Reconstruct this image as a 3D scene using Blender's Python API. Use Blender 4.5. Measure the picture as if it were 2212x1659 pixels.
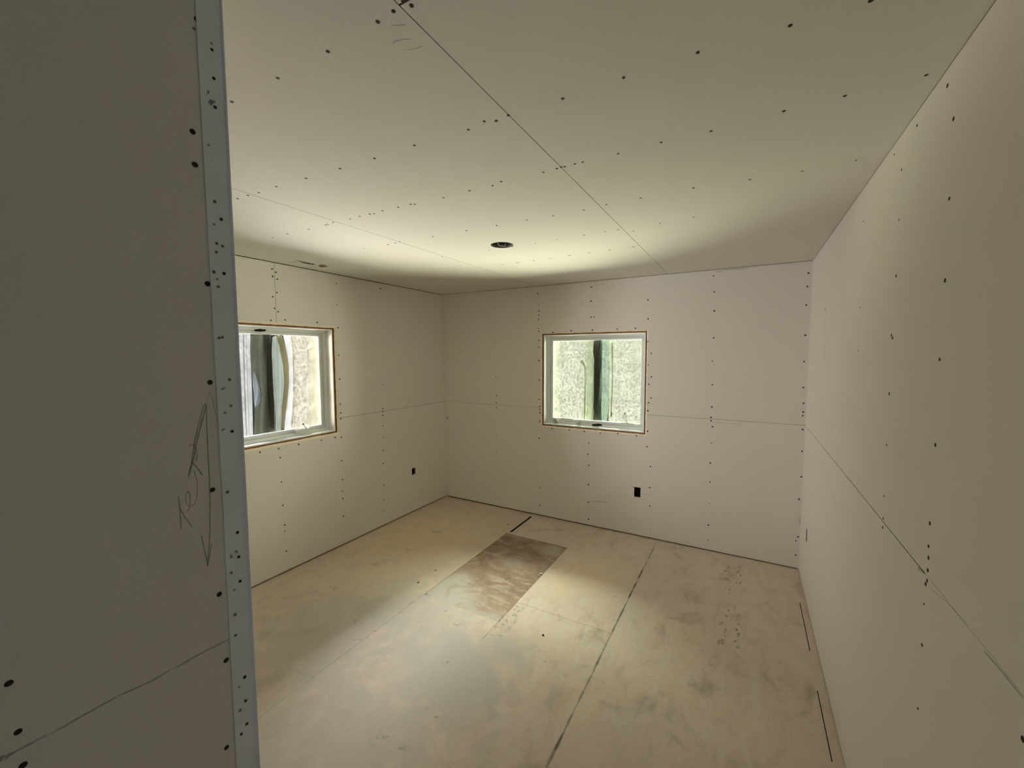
import bpy, bmesh, math, random
import numpy as np
from mathutils import Vector
from mathutils.geometry import tessellate_polygon

random.seed(7)
for o in list(bpy.data.objects):
    bpy.data.objects.remove(o)
SC = bpy.context.scene
COL = SC.collection

# ------------------------------------------------------------------ camera
F_PX, YAW, PITCH, ROLL, ZC = 896.7177, 0.5152, -0.0709, -0.0035, 1.7322
FW = np.array([-math.sin(YAW)*math.cos(PITCH), math.cos(YAW)*math.cos(PITCH), math.sin(PITCH)])
RT = np.array([math.cos(YAW), math.sin(YAW), 0.0])
UP = np.cross(RT, FW)
RT2 = RT*math.cos(ROLL)+UP*math.sin(ROLL)
UP2 = -RT*math.sin(ROLL)+UP*math.cos(ROLL)
cam_d = bpy.data.cameras.new('camera')
cam = bpy.data.objects.new('camera', cam_d)
COL.objects.link(cam)
cam_d.sensor_fit = 'HORIZONTAL'
cam_d.sensor_width = 36.0
cam_d.lens = F_PX/2212*36.0
cam_d.clip_start = 0.02
from mathutils import Matrix
cam.matrix_world = Matrix(((RT2[0], UP2[0], -FW[0], 0), (RT2[1], UP2[1], -FW[1], 0), (RT2[2], UP2[2], -FW[2], ZC), (0, 0, 0, 1)))
SC.camera = cam

# ------------------------------------------------------------------ room dimensions
D, XL, XR, XP, YP, H, ZS = 3.935, -3.158, 0.412, -0.882, 0.451, 2.44, 1.171
YB = -2.3            # far end of the hallway behind the camera
T = 0.0127           # drywall thickness
WT = 0.16            # wall thickness

# ------------------------------------------------------------------ colour management
SC.view_settings.view_transform = 'Standard'
SC.view_settings.look = 'None'
SC.view_settings.gamma = 1.0
SC.view_settings.use_curve_mapping = False
SC.view_settings.exposure = 0.58

# ------------------------------------------------------------------ world: bright sky, dark belt of trees at the horizon, sunlit ground
SKY, GROUND, TREES, SIDE_GLOW = 195.0, 34.0, 0.045, 50.0
w = bpy.data.worlds.new('world'); SC.world = w; w.use_nodes = True
nt = w.node_tree; nt.nodes.clear()
def N(t, kind, **kw):
    n = t.nodes.new(kind)
    for k, v in kw.items():
        setattr(n, k, v)
    return n
tc = N(nt, 'ShaderNodeTexCoord'); sx = N(nt, 'ShaderNodeSeparateXYZ')
nt.links.new(tc.outputs['Generated'], sx.inputs[0])
def mrange(t, src, a, b, c, d, smooth=False):
    m = N(t, 'ShaderNodeMapRange'); m.clamp = True
    if smooth: m.interpolation_type = 'SMOOTHSTEP'
    t.links.new(src, m.inputs[0])
    for i, v in zip((1, 2, 3, 4), (a, b, c, d)): m.inputs[i].default_value = v
    return m.outputs[0]
def math_(t, op, a, b=None, c=None):
    m = N(t, 'ShaderNodeMath', operation=op)
    for i, v in enumerate((a, b, c)):
        if v is None: continue
        if isinstance(v, (int, float)): m.inputs[i].default_value = v
        else: t.links.new(v, m.inputs[i])
    return m.outputs[0]
def mixc(t, fac, a, b, blend='MIX'):
    m = N(t, 'ShaderNodeMix', data_type='RGBA', blend_type=blend)
    for i, v in zip((0, 6, 7), (fac, a, b)):
        if isinstance(v, (int, float)): m.inputs[i].default_value = v
        elif isinstance(v, tuple): m.inputs[i].default_value = v+(1,) if len(v) == 3 else v
        else: t.links.new(v, m.inputs[i])
    return m.outputs[2]
sky = mrange(nt, sx.outputs[2], 0.50, 0.92, 0.0, SKY, True)
gnd = mrange(nt, sx.outputs[2], -0.20, -0.42, 0.0, GROUND, True)
zb = math_(nt, 'MULTIPLY', mrange(nt, sx.outputs[2], -0.45, -0.25, 0, 1, True), mrange(nt, sx.outputs[2], 0.20, 0.55, 1, 0, True))
side_glow = math_(nt, 'MAXIMUM', mrange(nt, sx.outputs[1], 0.0, -0.95, 0, 1.15), mrange(nt, sx.outputs[0], 0.0, 0.75, 0, 0.5))
side_glow = math_(nt, 'MULTIPLY', math_(nt, 'MULTIPLY', side_glow, zb), SIDE_GLOW)      # low side glow added to the sky to light the walls
sky = math_(nt, 'ADD', sky, side_glow)
side = mrange(nt, sx.outputs[0], -0.85, -0.35, 1.0, 0.0, True)
gcol = mixc(nt, side, (0.96, 0.95, 1.09), (1.0, 0.94, 1.06))
scol = mixc(nt, side, (0.95, 0.95, 1.20), (1.0, 0.96, 1.17))
tn = N(nt, 'ShaderNodeTexNoise'); tn.inputs['Scale'].default_value = 14.0; tn.inputs['Detail'].default_value = 4.0
nt.links.new(tc.outputs['Generated'], tn.inputs['Vector'])
tcol = mixc(nt, mrange(nt, tn.outputs[0], 0.4, 0.65, 0, 1), (0.25, 0.28, 0.22), (0.55, 0.9, 0.38))
bgs = []
for col, st in ((scol, sky), (gcol, gnd), (tcol, None)):
    b = N(nt, 'ShaderNodeBackground'); nt.links.new(col, b.inputs[0])
    if st is None: b.inputs[1].default_value = TREES
    else: nt.links.new(st, b.inputs[1])
    bgs.append(b.outputs[0])
a1 = N(nt, 'ShaderNodeAddShader'); a2 = N(nt, 'ShaderNodeAddShader'); wo = N(nt, 'ShaderNodeOutputWorld')
nt.links.new(bgs[0], a1.inputs[0]); nt.links.new(bgs[1], a1.inputs[1])
nt.links.new(a1.outputs[0], a2.inputs[0]); nt.links.new(bgs[2], a2.inputs[1]); nt.links.new(a2.outputs[0], wo.inputs[0])
w.cycles.sampling_method = 'MANUAL'; w.cycles.sample_map_resolution = 512

# window openings in the drywall face:  (u0, u1, z0, z1) along the wall
BW = (-1.868, -0.808, 0.984, 1.944)      # back wall, x range
LW = (1.365, 2.423, 1.044, 1.968)        # left wall, y range
def portal(name, loc, rot, sxx, syy):
    l = bpy.data.lights.new(name, 'AREA'); l.shape = 'RECTANGLE'; l.size = sxx; l.size_y = syy
    l.cycles.is_portal = True
    o = bpy.data.objects.new(name, l); COL.objects.link(o); o.location = loc; o.rotation_euler = rot
portal('daylight_portal', ((BW[0]+BW[1])/2, D+0.27, (BW[2]+BW[3])/2), (math.radians(-90), 0, 0), 1.1, 1.0)
portal('daylight_portal', (XL-0.27, (LW[0]+LW[1])/2, (LW[2]+LW[3])/2), (math.radians(90), 0, math.radians(90+180)), 1.1, 1.0)
# added fill lamp in the unseen hallway, cool light for the near partition
hl = bpy.data.lights.new('hallway_fill', 'AREA'); hl.shape = 'RECTANGLE'; hl.size = 0.8; hl.size_y = 1.9
hl.energy = 2.8; hl.color = (0.68, 0.84, 1.0)
ho = bpy.data.objects.new('hallway_fill', hl); COL.objects.link(ho)
ho.location = (-0.23, YB+0.05, 1.1); ho.rotation_euler = (math.radians(90), 0, 0)
SC.cycles.max_bounces = 12; SC.cycles.diffuse_bounces = 8; SC.cycles.transparent_max_bounces = 16
SC.cycles.glossy_bounces = 3; SC.cycles.transmission_bounces = 6
SC.cycles.use_denoising = True
SC.cycles.caustics_reflective = False; SC.cycles.caustics_refractive = False

# ------------------------------------------------------------------ pixel -> point on a plane of the room
PL = {'B': (1, D, 1), 'L': (0, XL, -1), 'R': (0, XR, 1), 'C': (2, H, 1), 'F': (2, 0.0, -1), 'P': (0, XP, -1)}
def at(u, v, pl, off=0.0):
    """point where the sight line of pixel (u, v) meets plane pl moved outward by off"""
    ax, val, s = PL[pl]; val = val + s*off
    c = np.array([(u-1106)/F_PX, -(v-829.5)/F_PX, 1.0])
    d = c[0]*RT2+c[1]*UP2+c[2]*FW
    o = np.array([0, 0, ZC]); t = (val-o[ax])/d[ax]
    return o+t*d
def W(pl, a, b, d=0.0):
    """(a, b) on the plane and depth d behind its face -> world"""
    if pl == 'B': return (a, D+d, b)
    if pl == 'L': return (XL-d, a, b)
    if pl == 'R': return (XR+d, a, b)
    if pl == 'C': return (a, b, H+d)
    if pl == 'F': return (a, b, -d)
    if pl == 'P': return (XP-d, a, b)
def ab(pl, p):
    ax = PL[pl][0]
    return tuple(float(p[i]) for i in range(3) if i != ax)
def px(p):
    q = np.array(p, float)-np.array([0, 0, ZC]); z = float(q@FW)
    return (1106+F_PX*float(q@RT2)/z, 829.5-F_PX*float(q@UP2)/z)
def uv(u, v, pl, off=0.0): return ab(pl, at(u, v, pl, off))

# ------------------------------------------------------------------ materials
def mat(name, col, rough=0.9, spec=0.2, metal=0.0):
    m = bpy.data.materials.new(name); m.use_nodes = True
    b = m.node_tree.nodes['Principled BSDF']
    b.inputs['Base Color'].default_value = (*col, 1); b.inputs['Roughness'].default_value = rough
    b.inputs['Specular IOR Level'].default_value = spec; b.inputs['Metallic'].default_value = metal
    return m
def noise(t, vec, scale, detail=3.0, rough=0.5, dist=0.0):
    n = N(t, 'ShaderNodeTexNoise'); n.inputs['Scale'].default_value = scale; n.inputs['Detail'].default_value = detail
    n.inputs['Roughness'].default_value = rough; n.inputs['Distortion'].default_value = dist
    t.links.new(vec, n.inputs['Vector']); return n.outputs[0]
def geo(t):
    g = N(t, 'ShaderNodeNewGeometry'); return g.outputs['Position']
def mapv(t, vec, scale=(1, 1, 1), rot=(0, 0, 0), loc=(0, 0, 0)):
    m = N(t, 'ShaderNodeMapping'); t.links.new(vec, m.inputs[0])
    m.inputs['Scale'].default_value = scale; m.inputs['Rotation'].default_value = rot; m.inputs['Location'].default_value = loc
    return m.outputs[0]
def sprinkle(name, ca, cb, scale, rough=0.9, bump=0.0, detail=4.0, stretch=(1, 1, 1), lo=0.35, hi=0.65, spec=0.2):
    m = mat(name, ca, rough, spec); t = m.node_tree; b = t.nodes['Principled BSDF']
    v = mapv(t, geo(t), stretch)
    n = noise(t, v, scale, detail)
    t.links.new(mixc(t, mrange(t, n, lo, hi, 0, 1), ca, cb), b.inputs['Base Color'])
    if bump:
        bp = N(t, 'ShaderNodeBump'); bp.inputs['Strength'].default_value = bump; bp.inputs['Distance'].default_value = 0.002
        t.links.new(n, bp.inputs['Height']); t.links.new(bp.outputs[0], b.inputs['Normal'])
    return m
def paper(name, ca, cb, cc):
    """drywall paper: faint cloudy mottling, tiny grey scuffs"""
    m = mat(name, ca, 0.95, 0.12); t = m.node_tree; b = t.nodes['Principled BSDF']; g = geo(t)
    n1 = noise(t, g, 1.3, 3.0); n2 = noise(t, g, 7.0, 5.0); n3 = noise(t, g, 260.0, 2.0)
    c = mixc(t, mrange(t, n1, 0.38, 0.62, 0, 1), ca, cb)
    c = mixc(t, mrange(t, n2, 0.55, 0.75, 0, 0.5), c, cc)
    c = mixc(t, mrange(t, n3, 0.3, 0.7, 0.0, 0.10), c, (0.30, 0.29, 0.26))
    t.links.new(c, b.inputs['Base Color'])
    return m
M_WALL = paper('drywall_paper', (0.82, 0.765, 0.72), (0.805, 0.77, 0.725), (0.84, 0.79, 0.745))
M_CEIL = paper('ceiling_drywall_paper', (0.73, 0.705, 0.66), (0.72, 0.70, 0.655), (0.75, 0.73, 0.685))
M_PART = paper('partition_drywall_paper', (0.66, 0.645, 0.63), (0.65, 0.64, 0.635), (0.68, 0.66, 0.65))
M_CORE = sprinkle('gypsum_core', (0.95, 0.86, 0.72), (0.92, 0.78, 0.60), 60.0)
M_EDGE = sprinkle('drywall_cut_edge', (0.26, 0.23, 0.19), (0.34, 0.30, 0.25), 40.0)
M_STUD = sprinkle('framing_lumber', (0.16, 0.07, 0.035), (0.30, 0.14, 0.06), 9.0, stretch=(1, 1, 1))
M_BUCK = sprinkle('window_buck_wood', (0.30, 0.11, 0.04), (0.42, 0.19, 0.08), 25.0)
M_DARK = mat('dark_cavity', (0.02, 0.018, 0.016))
M_SCREW = mat('black_phosphate_screw', (0.020, 0.018, 0.016), 0.6, 0.3, 0.0)
M_GREYSCREW = mat('dull_grey_dent', (0.17, 0.165, 0.155), 0.8, 0.2)
M_FAINT = mat('faint_grey_dent', (0.33, 0.32, 0.30), 0.9, 0.1)
M_PENCIL = mat('graphite', (0.20, 0.19, 0.175), 0.8, 0.2)
M_PENCIL2 = mat('faint_graphite', (0.36, 0.34, 0.31), 0.9, 0.1)
M_BEAD = sprinkle('corner_bead_coating', (0.70, 0.77, 0.86), (0.65, 0.72, 0.81), 14.0, 0.6)
M_VINYL = mat('white_vinyl', (0.86, 0.88, 0.88), 0.4, 0.4)
M_VINYL2 = mat('white_vinyl_hardware', (0.70, 0.71, 0.68), 0.45, 0.4)
M_BOX = mat('blue_black_plastic_box', (0.02, 0.018, 0.03), 0.6, 0.3)
M_WIRE = mat('white_cable_sheath', (0.75, 0.75, 0.72), 0.5, 0.4)
M_STEEL = mat('galvanised_steel', (0.16, 0.16, 0.18), 0.45, 0.4, 0.6)
M_CHIP = mat('drywall_crumb', (0.80, 0.76, 0.66))
M_BROWN = mat('torn_brown_paper', (0.25, 0.17, 0.11))

def floor_mat(name, brown):
    m = mat(name, (0.5, 0.42, 0.3), 0.9, 0.15); t = m.node_tree; b = t.nodes['Principled BSDF']; g = geo(t)
    big = noise(t, g, 1.1, 4.0, 0.55, 0.6)
    med = noise(t, mapv(t, g, (1.0, 1.0, 1.0), loc=(3.1, 0.7, 0)), 4.5, 6.0, 0.6, 0.8)
    fine = noise(t, mapv(t, g, (10, 60, 10), (0, 0, 0.25)), 1.6, 4.0, 0.6)
    sml = noise(t, g, 26.0, 4.0, 0.6)
    if brown:
        c = mixc(t, mrange(t, med, 0.36, 0.62, 0, 1), (0.25, 0.165, 0.115), (0.42, 0.32, 0.235))
        c = mixc(t, mrange(t, fine, 0.45, 0.7, 0, 0.35), c, (0.47, 0.38, 0.28))
        m2 = noise(t, mapv(t, g, (2.0, 6.0, 1.0), (0, 0, 0.7)), 2.2, 4.0, 0.6, 1.2)
        c = mixc(t, mrange(t, m2, 0.53, 0.66, 0, 0.6), c, (0.55, 0.49, 0.41))
        blobs = ((-1.46, 3.27, 0.14, 0.5), (-1.64, 2.93, 0.15, 0.4), (-1.98, 2.42, 0.30, 0.95), (-1.78, 2.2, 0.36, 1.0), (-1.42, 2.12, 0.27, 0.95))
        base_dust = (0.56, 0.535, 0.475)
    else:
        c = mixc(t, mrange(t, big, 0.38, 0.62, 0, 1), (0.67, 0.555, 0.45), (0.66, 0.575, 0.48))
        c = mixc(t, mrange(t, med, 0.48, 0.72, 0, 0.75), c, (0.72, 0.62, 0.50))
        c = mixc(t, mrange(t, med, 0.44, 0.28, 0, 0.8), c, (0.40, 0.34, 0.265))
        c = mixc(t, mrange(t, fine, 0.52, 0.75, 0, 0.25), c, (0.38, 0.33, 0.25))
        tw = noise(t, mapv(t, g, (3.0, 1.2, 1.0), (0, 0, 0.5), (7, 3, 0)), 3.2, 5.0, 0.65, 1.6)
        c = mixc(t, mrange(t, tw, 0.50, 0.66, 0, 0.45), c, (0.70, 0.66, 0.58))
        c = mixc(t, mrange(t, tw, 0.45, 0.30, 0, 0.32), c, (0.44, 0.375, 0.29))
        c = mixc(t, mrange(t, sml, 0.60, 0.78, 0, 0.25), c, (0.33, 0.30, 0.25))
        blobs = ((-1.80, 2.15, 0.60, 0.75), (-1.35, 1.75, 0.55, 0.8), (-1.5, 1.2, 0.6, 0.65), (-2.2, 1.6, 0.6, 0.6), (-2.3, 2.5, 0.5, 0.35), (-1.05, 3.05, 0.50, -0.7), (-2.6, 2.9, 1.0, -0.75))
        base_dust = (0.54, 0.52, 0.46)
    sp = N(t, 'ShaderNodeSeparateXYZ'); t.links.new(g, sp.inputs[0])
    for bx, by, r, s in blobs:      # joint-compound dust also dimming near floor; warm blobs paint light on the far floor
        dx = math_(t, 'SUBTRACT', sp.outputs[0], bx); dy = math_(t, 'SUBTRACT', sp.outputs[1], by)
        d = math_(t, 'SQRT', math_(t, 'ADD', math_(t, 'MULTIPLY', dx, dx), math_(t, 'MULTIPLY', dy, dy)))
        d = math_(t, 'ADD', d, math_(t, 'MULTIPLY', math_(t, 'SUBTRACT', med, 0.5), r*2.2))
        fac = mrange(t, d, r*0.25, r, abs(s), 0.0, True)
        c = mixc(t, fac, c, base_dust if s > 0 else (0.80, 0.66, 0.47))
    t.links.new(c, b.inputs['Base Color'])
    bp = N(t, 'ShaderNodeBump'); bp.inputs['Strength'].default_value = 0.25; bp.inputs['Distance'].default_value = 0.003
    t.links.new(med, bp.inputs['Height']); t.links.new(bp.outputs[0], b.inputs['Normal'])
    return m
M_FLOOR = floor_mat('dusty_subfloor_board', False)
M_PATCH = floor_mat('brown_subfloor_board', True)
M_STAMP = mat('faded_stamp_ink', (0.27, 0.26, 0.20))
def alpha_mat(name, col, alpha, nscale=0.0):
    m = mat(name, col, 0.9, 0.1); b = m.node_tree.nodes['Principled BSDF']; b.inputs['Alpha'].default_value = alpha
    if nscale:
        t = m.node_tree; n = noise(t, geo(t), nscale, 4.0)
        t.links.new(mrange(t, n, 0.42, 0.6, 0.0, alpha), b.inputs['Alpha'])
    return m
M_STAMP = alpha_mat('faded_stamp_ink', (0.16, 0.16, 0.12), 0.42, 55.0)
M_STAMP2 = alpha_mat('very_faded_stamp_ink', (0.16, 0.16, 0.12), 0.32, 60.0)
M_GRIME = alpha_mat('grey_green_grime', (0.14, 0.14, 0.10), 0.5, 9.0)
M_SMUDGE = alpha_mat('graphite_smudge', (0.12, 0.115, 0.10), 0.6, 120.0)
M_PENCIL = alpha_mat('graphite', (0.11, 0.105, 0.095), 0.38)
M_PENCIL2 = alpha_mat('faint_graphite', (0.14, 0.13, 0.115), 0.32)

def cloth_mat(name, light, dark, through, glow, fibre=46.0, dens=0.8):
    """thin fibrous sheet: lets part of the daylight straight through and scatters a little of it"""
    m = bpy.data.materials.new(name); m.use_nodes = True; t = m.node_tree; t.nodes.clear()
    g = geo(t)
    a = noise(t, mapv(t, g, (1, 1, 0.8)), fibre, 1.5, 0.5, 1.8)
    b_ = noise(t, mapv(t, g, (1.2, 1.2, 0.7), loc=(4, 2, 9)), fibre*1.2, 1.5, 0.5, 1.6)
    def line(x):
        return mrange(t, math_(t, 'ABSOLUTE', math_(t, 'SUBTRACT', x, 0.5)), 0.022, 0.062, 1, 0)
    brk = mrange(t, noise(t, g, fibre*0.9, 2.0), 0.42, 0.56, 0.0, 1.0)
    f = math_(t, 'MULTIPLY', math_(t, 'MAXIMUM', line(a), line(b_)), brk)
    f = math_(t, 'MULTIPLY', f, dens)
    cl = mrange(t, noise(t, g, 9.0, 3.0), 0.35, 0.65, 0.80, 1.0)
    c = mixc(t, f, light, dark)
    c = mixc(t, 1.0, c, cl, 'MULTIPLY')
    def scl(s):
        mm = mixc(t, 1.0, c, (s, s, s), 'MULTIPLY'); return mm
    tr = N(t, 'ShaderNodeBsdfTransparent'); tl = N(t, 'ShaderNodeBsdfTranslucent'); df = N(t, 'ShaderNodeBsdfDiffuse')
    t.links.new(scl(through), tr.inputs[0]); t.links.new(scl(glow), tl.inputs[0]); t.links.new(scl(glow*1.3), df.inputs[0])
    s1 = N(t, 'ShaderNodeAddShader'); s2 = N(t, 'ShaderNodeAddShader'); o = N(t, 'ShaderNodeOutputMaterial')
    t.links.new(tr.outputs[0], s1.inputs[0]); t.links.new(tl.outputs[0], s1.inputs[1])
    t.links.new(s1.outputs[0], s2.inputs[0]); t.links.new(df.outputs[0], s2.inputs[1]); t.links.new(s2.outputs[0], o.inputs[0])
    return m
THR, GLO = 0.88, 0.0235
M_CL_GREEN = cloth_mat('pale_green_fibre_sheet', (1.0, 1.0, 0.66), (0.28, 0.33, 0.15), THR, GLO)
M_CL_FOLD = cloth_mat('folded_yellow_green_sheet', (0.72, 0.80, 0.42), (0.34, 0.40, 0.18), THR*0.8, GLO, dens=0.6)
M_CL_BLUE = cloth_mat('folded_blue_green_sheet', (0.60, 0.76, 0.46), (0.26, 0.40, 0.22), THR*0.8, GLO, dens=0.8)
M_CL_CREAM = cloth_mat('cream_fibre_sheet', (1.0, 0.93, 0.66), (0.34, 0.28, 0.14), THR, GLO)
M_CL_WHITE = cloth_mat('white_fibre_sheet', (0.80, 0.80, 0.70), (0.35, 0.35, 0.27), THR, GLO, dens=0.7)
M_CL_OLIVE = cloth_mat('olive_shaded_sheet', (0.12, 0.13, 0.075), (0.08, 0.09, 0.05), 0.5, GLO*1.2, dens=0.5)
M_CL_GG = cloth_mat('grey_green_sheet', (0.60, 0.66, 0.50), (0.25, 0.30, 0.20), THR*0.8, GLO, fibre=110, dens=0.7)
M_CL_TAN = cloth_mat('olive_tape', (0.42, 0.36, 0.16), (0.30, 0.25, 0.10), 0.3, GLO, dens=0.4)
M_CL_GREY = cloth_mat('grey_tape', (0.45, 0.47, 0.36), (0.4, 0.4, 0.3), 0.3, GLO, dens=0.2)
M_CL_STRIP = cloth_mat('white_tape', (0.97, 0.97, 0.84), (0.85, 0.85, 0.75), 0.4, GLO, dens=0.1)
M_CL_FILM = cloth_mat('torn_plastic_film', (0.60, 0.66, 0.66), (0.5, 0.55, 0.55), 0.5, GLO, dens=0.2)
mg = bpy.data.materials.new('window_glass'); mg.use_nodes = True; t = mg.node_tree; t.nodes.clear()
tr = N(t, 'ShaderNodeBsdfTransparent'); tr.inputs[0].default_value = (0.95, 0.97, 0.95, 1)
gl = N(t, 'ShaderNodeBsdfGlossy'); gl.inputs['Roughness'].default_value = 0.02
fr = N(t, 'ShaderNodeFresnel'); fr.inputs[0].default_value = 1.35
mx = N(t, 'ShaderNodeMixShader'); o = N(t, 'ShaderNodeOutputMaterial')
t.links.new(fr.outputs[0], mx.inputs[0]); t.links.new(tr.outputs[0], mx.inputs[1]); t.links.new(gl.outputs[0], mx.inputs[2]); t.links.new(mx.outputs[0], o.inputs[0])
M_GLASS = mg

# ------------------------------------------------------------------ mesh helpers
def tag(o, label=None, cat=None, group=None, kind=None):
    for k, v in (('label', label), ('category', cat), ('group', group), ('kind', kind)):
        if v: o[k] = v
    return o
def link(name, me, parent=None):
    o = bpy.data.objects.new(name, me); COL.objects.link(o)
    if parent is not None: o.parent = parent
    return o
def mesh(name, verts, faces, mats, parent=None, fm=None, smooth=False, origin=None, recalc=True):
    """vertices in world space; origin: where the object's own origin goes (world)"""
    bm = bmesh.new()
    og = Vector(origin) if origin is not None else Vector((0, 0, 0))
    vs = [bm.verts.new(Vector([float(c) for c in v])-og) for v in verts]
    for i, f in enumerate(faces):
        try: fc = bm.faces.new([vs[k] for k in f])
        except ValueError: continue
        fc.smooth = smooth
        if fm: fc.material_index = fm[i]
    if recalc: bmesh.ops.recalc_face_normals(bm, faces=bm.faces)
    me = bpy.data.meshes.new(name); bm.to_mesh(me); bm.free()
    for m in (mats if isinstance(mats, (list, tuple)) else [mats]): me.materials.append(m)
    o = link(name, me, parent)
    if origin is not None:
        o.location = og - (wloc(parent) if parent is not None else Vector((0, 0, 0)))
    elif parent is not None:
        o.location = -wloc(parent)
    return o
def wloc(o):
    v = Vector(o.location)
    while o.parent is not None:
        o = o.parent; v = v+Vector(o.location)
    return v
class MB:
    """collects boxes and rings as world-space geometry for one mesh"""
    def __init__(s): s.v, s.f, s.m = [], [], []
    def box(s, a, b, mi=0):
        x0, y0, z0 = [min(a[i], b[i]) for i in range(3)]; x1, y1, z1 = [max(a[i], b[i]) for i in range(3)]
        k = len(s.v)
        s.v += [(x0, y0, z0), (x1, y0, z0), (x1, y1, z0), (x0, y1, z0), (x0, y0, z1), (x1, y0, z1), (x1, y1, z1), (x0, y1, z1)]
        for f in ((0, 3, 2, 1), (4, 5, 6, 7), (0, 1, 5, 4), (1, 2, 6, 5), (2, 3, 7, 6), (3, 0, 4, 7)):
            s.f.append([k+i for i in f]); s.m.append(mi)
        return s
    def pbox(s, pl, a0, a1, b0, b1, d0, d1, mi=0):
        return s.box(W(pl, a0, b0, d0), W(pl, a1, b1, d1), mi)
    def tube(s, pts, r, n=8, mi=0, caps=True):
        k = len(s.v); P = [Vector([float(c) for c in p]) for p in pts]
        for i, p in enumerate(P):
            d = (P[min(i+1, len(P)-1)]-P[max(i-1, 0)]).normalized()
            a = d.orthogonal().normalized(); b = d.cross(a)
            if i and (a.dot(pa) < 0.2):
                a = (pa-d*pa.dot(d)).normalized(); b = d.cross(a)
            elif i:
                a = (pa-d*pa.dot(d)).normalized(); b = d.cross(a)
            pa = a
            rr = r[i] if isinstance(r, (list, tuple)) else r
            for j in range(n):
                t_ = 2*math.pi*j/n; q = p+a*math.cos(t_)*rr+b*math.sin(t_)*rr; s.v.append(tuple(q))
        for i in range(len(P)-1):
            for j in range(n):
                s.f.append([k+i*n+j, k+i*n+(j+1) % n, k+(i+1)*n+(j+1) % n, k+(i+1)*n+j]); s.m.append(mi)
        if caps:
            s.f.append([k+j for j in range(n)]); s.m.append(mi)
            s.f.append([k+(len(P)-1)*n+j for j in range(n)]); s.m.append(mi)
        return s
    def build(s, name, mats, parent=None, smooth=False, origin=None):
        return mesh(name, s.v, s.f, mats, parent, s.m, smooth, origin)
def bevel(o, w=0.002, seg=2):
    md = o.modifiers.new('bevel', 'BEVEL'); md.width = w; md.segments = seg; md.limit_method = 'ANGLE'; return o
def area2(l): return sum(l[i][0]*l[(i+1) % len(l)][1]-l[(i+1) % len(l)][0]*l[i][1] for i in range(len(l)))
def plate(name, pl, outline, holes, d0, d1, mats, parent, chamfers=None, origin=None):
    """flat sheet on plane pl between depths d0 (face) and d1 (back) with holes cut through; slot 1 = cut edges"""
    loops_b = [list(outline)]+[list(h) for h in holes]
    loops_f = [list(outline)]
    for i, h in enumerate(holes):
        c = (chamfers or {}).get(i, 0)
        if c:
            cx = sum(p[0] for p in h)/len(h); cy = sum(p[1] for p in h)/len(h)
            h = [(p[0]+math.copysign(c, p[0]-cx), p[1]+math.copysign(c, p[1]-cy)) for p in h]
        loops_f.append(list(h))
    verts, faces, fm = [], [], []
    for loops, d in ((loops_f, d0), (loops_b, d1)):
        k = len(verts)
        flat = [p for l in loops for p in l]
        for p in flat: verts.append(W(pl, p[0], p[1], d))
        for tri in tessellate_polygon([[Vector((p[0], p[1], 0)) for p in l] for l in loops]):
            faces.append([k+i for i in tri]); fm.append(0 if d == d0 else 1)
        if d == d0: nb = len(flat)
    k = 0
    for l in loops_f:
        n = len(l)
        for i in range(n):
            j = (i+1) % n
            faces.append([k+i, k+j, nb+k+j, nb+k+i]); fm.append(1)
        k += n
    return mesh(name, verts, faces, mats, parent, fm, origin=origin)
def rect(a0, a1, b0, b1): return [(a0, b0), (a1, b0), (a1, b1), (a0, b1)]
def ribbon(mb, pts, w, pl, lift=0.0004, w_end=None):
    """thin flat mark on plane pl along (a, b) points"""
    k = len(mb.v); n = len(pts)
    for i, p in enumerate(pts):
        q0 = pts[max(i-1, 0)]; q1 = pts[min(i+1, n-1)]
        dx, dy = q1[0]-q0[0], q1[1]-q0[1]; L = math.hypot(dx, dy) or 1
        ww = w*(1.0 if 0 < i < n-1 else (w_end if w_end is not None else 0.5))*random.uniform(0.7, 1.2)/2
        for s_ in (1, -1):
            mb.v.append(W(pl, p[0]-dy/L*ww*s_, p[1]+dx/L*ww*s_, -lift))
    for i in range(n-1):
        mb.f.append([k+2*i, k+2*i+1, k+2*i+3, k+2*i+2]); mb.m.append(0)
def dense(pts, n):
    out = []
    for a, b in zip(pts[:-1], pts[1:]):
        for i in range(n): out.append((a[0]+(b[0]-a[0])*i/n, a[1]+(b[1]-a[1])*i/n))
    return out+[pts[-1]]
def pxribbon(mb, pxs, w, pl, sub=4, jit=0.0, **kw):
    p = dense([uv(u, v, pl) for u, v in pxs], sub)
    p = [(a+random.uniform(-jit, jit), b+random.uniform(-jit, jit)) for a, b in p]
    ribbon(mb, p, w, pl, **kw)

# ------------------------------------------------------------------ walls, ceiling and floor: framing behind, sheets as parts
E2 = 0.0015
def struct(name, label, cat, mb, m):
    o = mb.build(name, m); tag(o, label, cat, kind='structure'); return o
def framing(pl, a0, a1, b0, b1, hole=None, pocket=None, d0=T+0.0003, d1=WT):
    """framing behind the sheets as (outline, through holes, pocket)"""
    return (pl, rect(a0, a1, b0, b1), [rect(hole[0], hole[1], hole[2], hole[3])] if hole else [], pocket, d0, d1)
def frame_struct(name, label, cat, fr, m):
    pl, out, holes, pocket, d0, d1 = fr
    hs = list(holes)
    if pocket: hs.append(rect(pocket[0]-0.008, pocket[1]+0.008, pocket[2]-0.008, pocket[3]+0.008))
    o = plate(name, pl, out, hs, d0, 0.09, [m, m], None)
    o2 = plate('x', pl, out, holes, 0.09, d1, [m, m], None)
    bm = bmesh.new(); bm.from_mesh(o.data); bm.from_mesh(o2.data); bm.to_mesh(o.data); bm.free()
    bpy.data.objects.remove(o2)
    tag(o, label, cat, kind='structure'); return o
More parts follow.
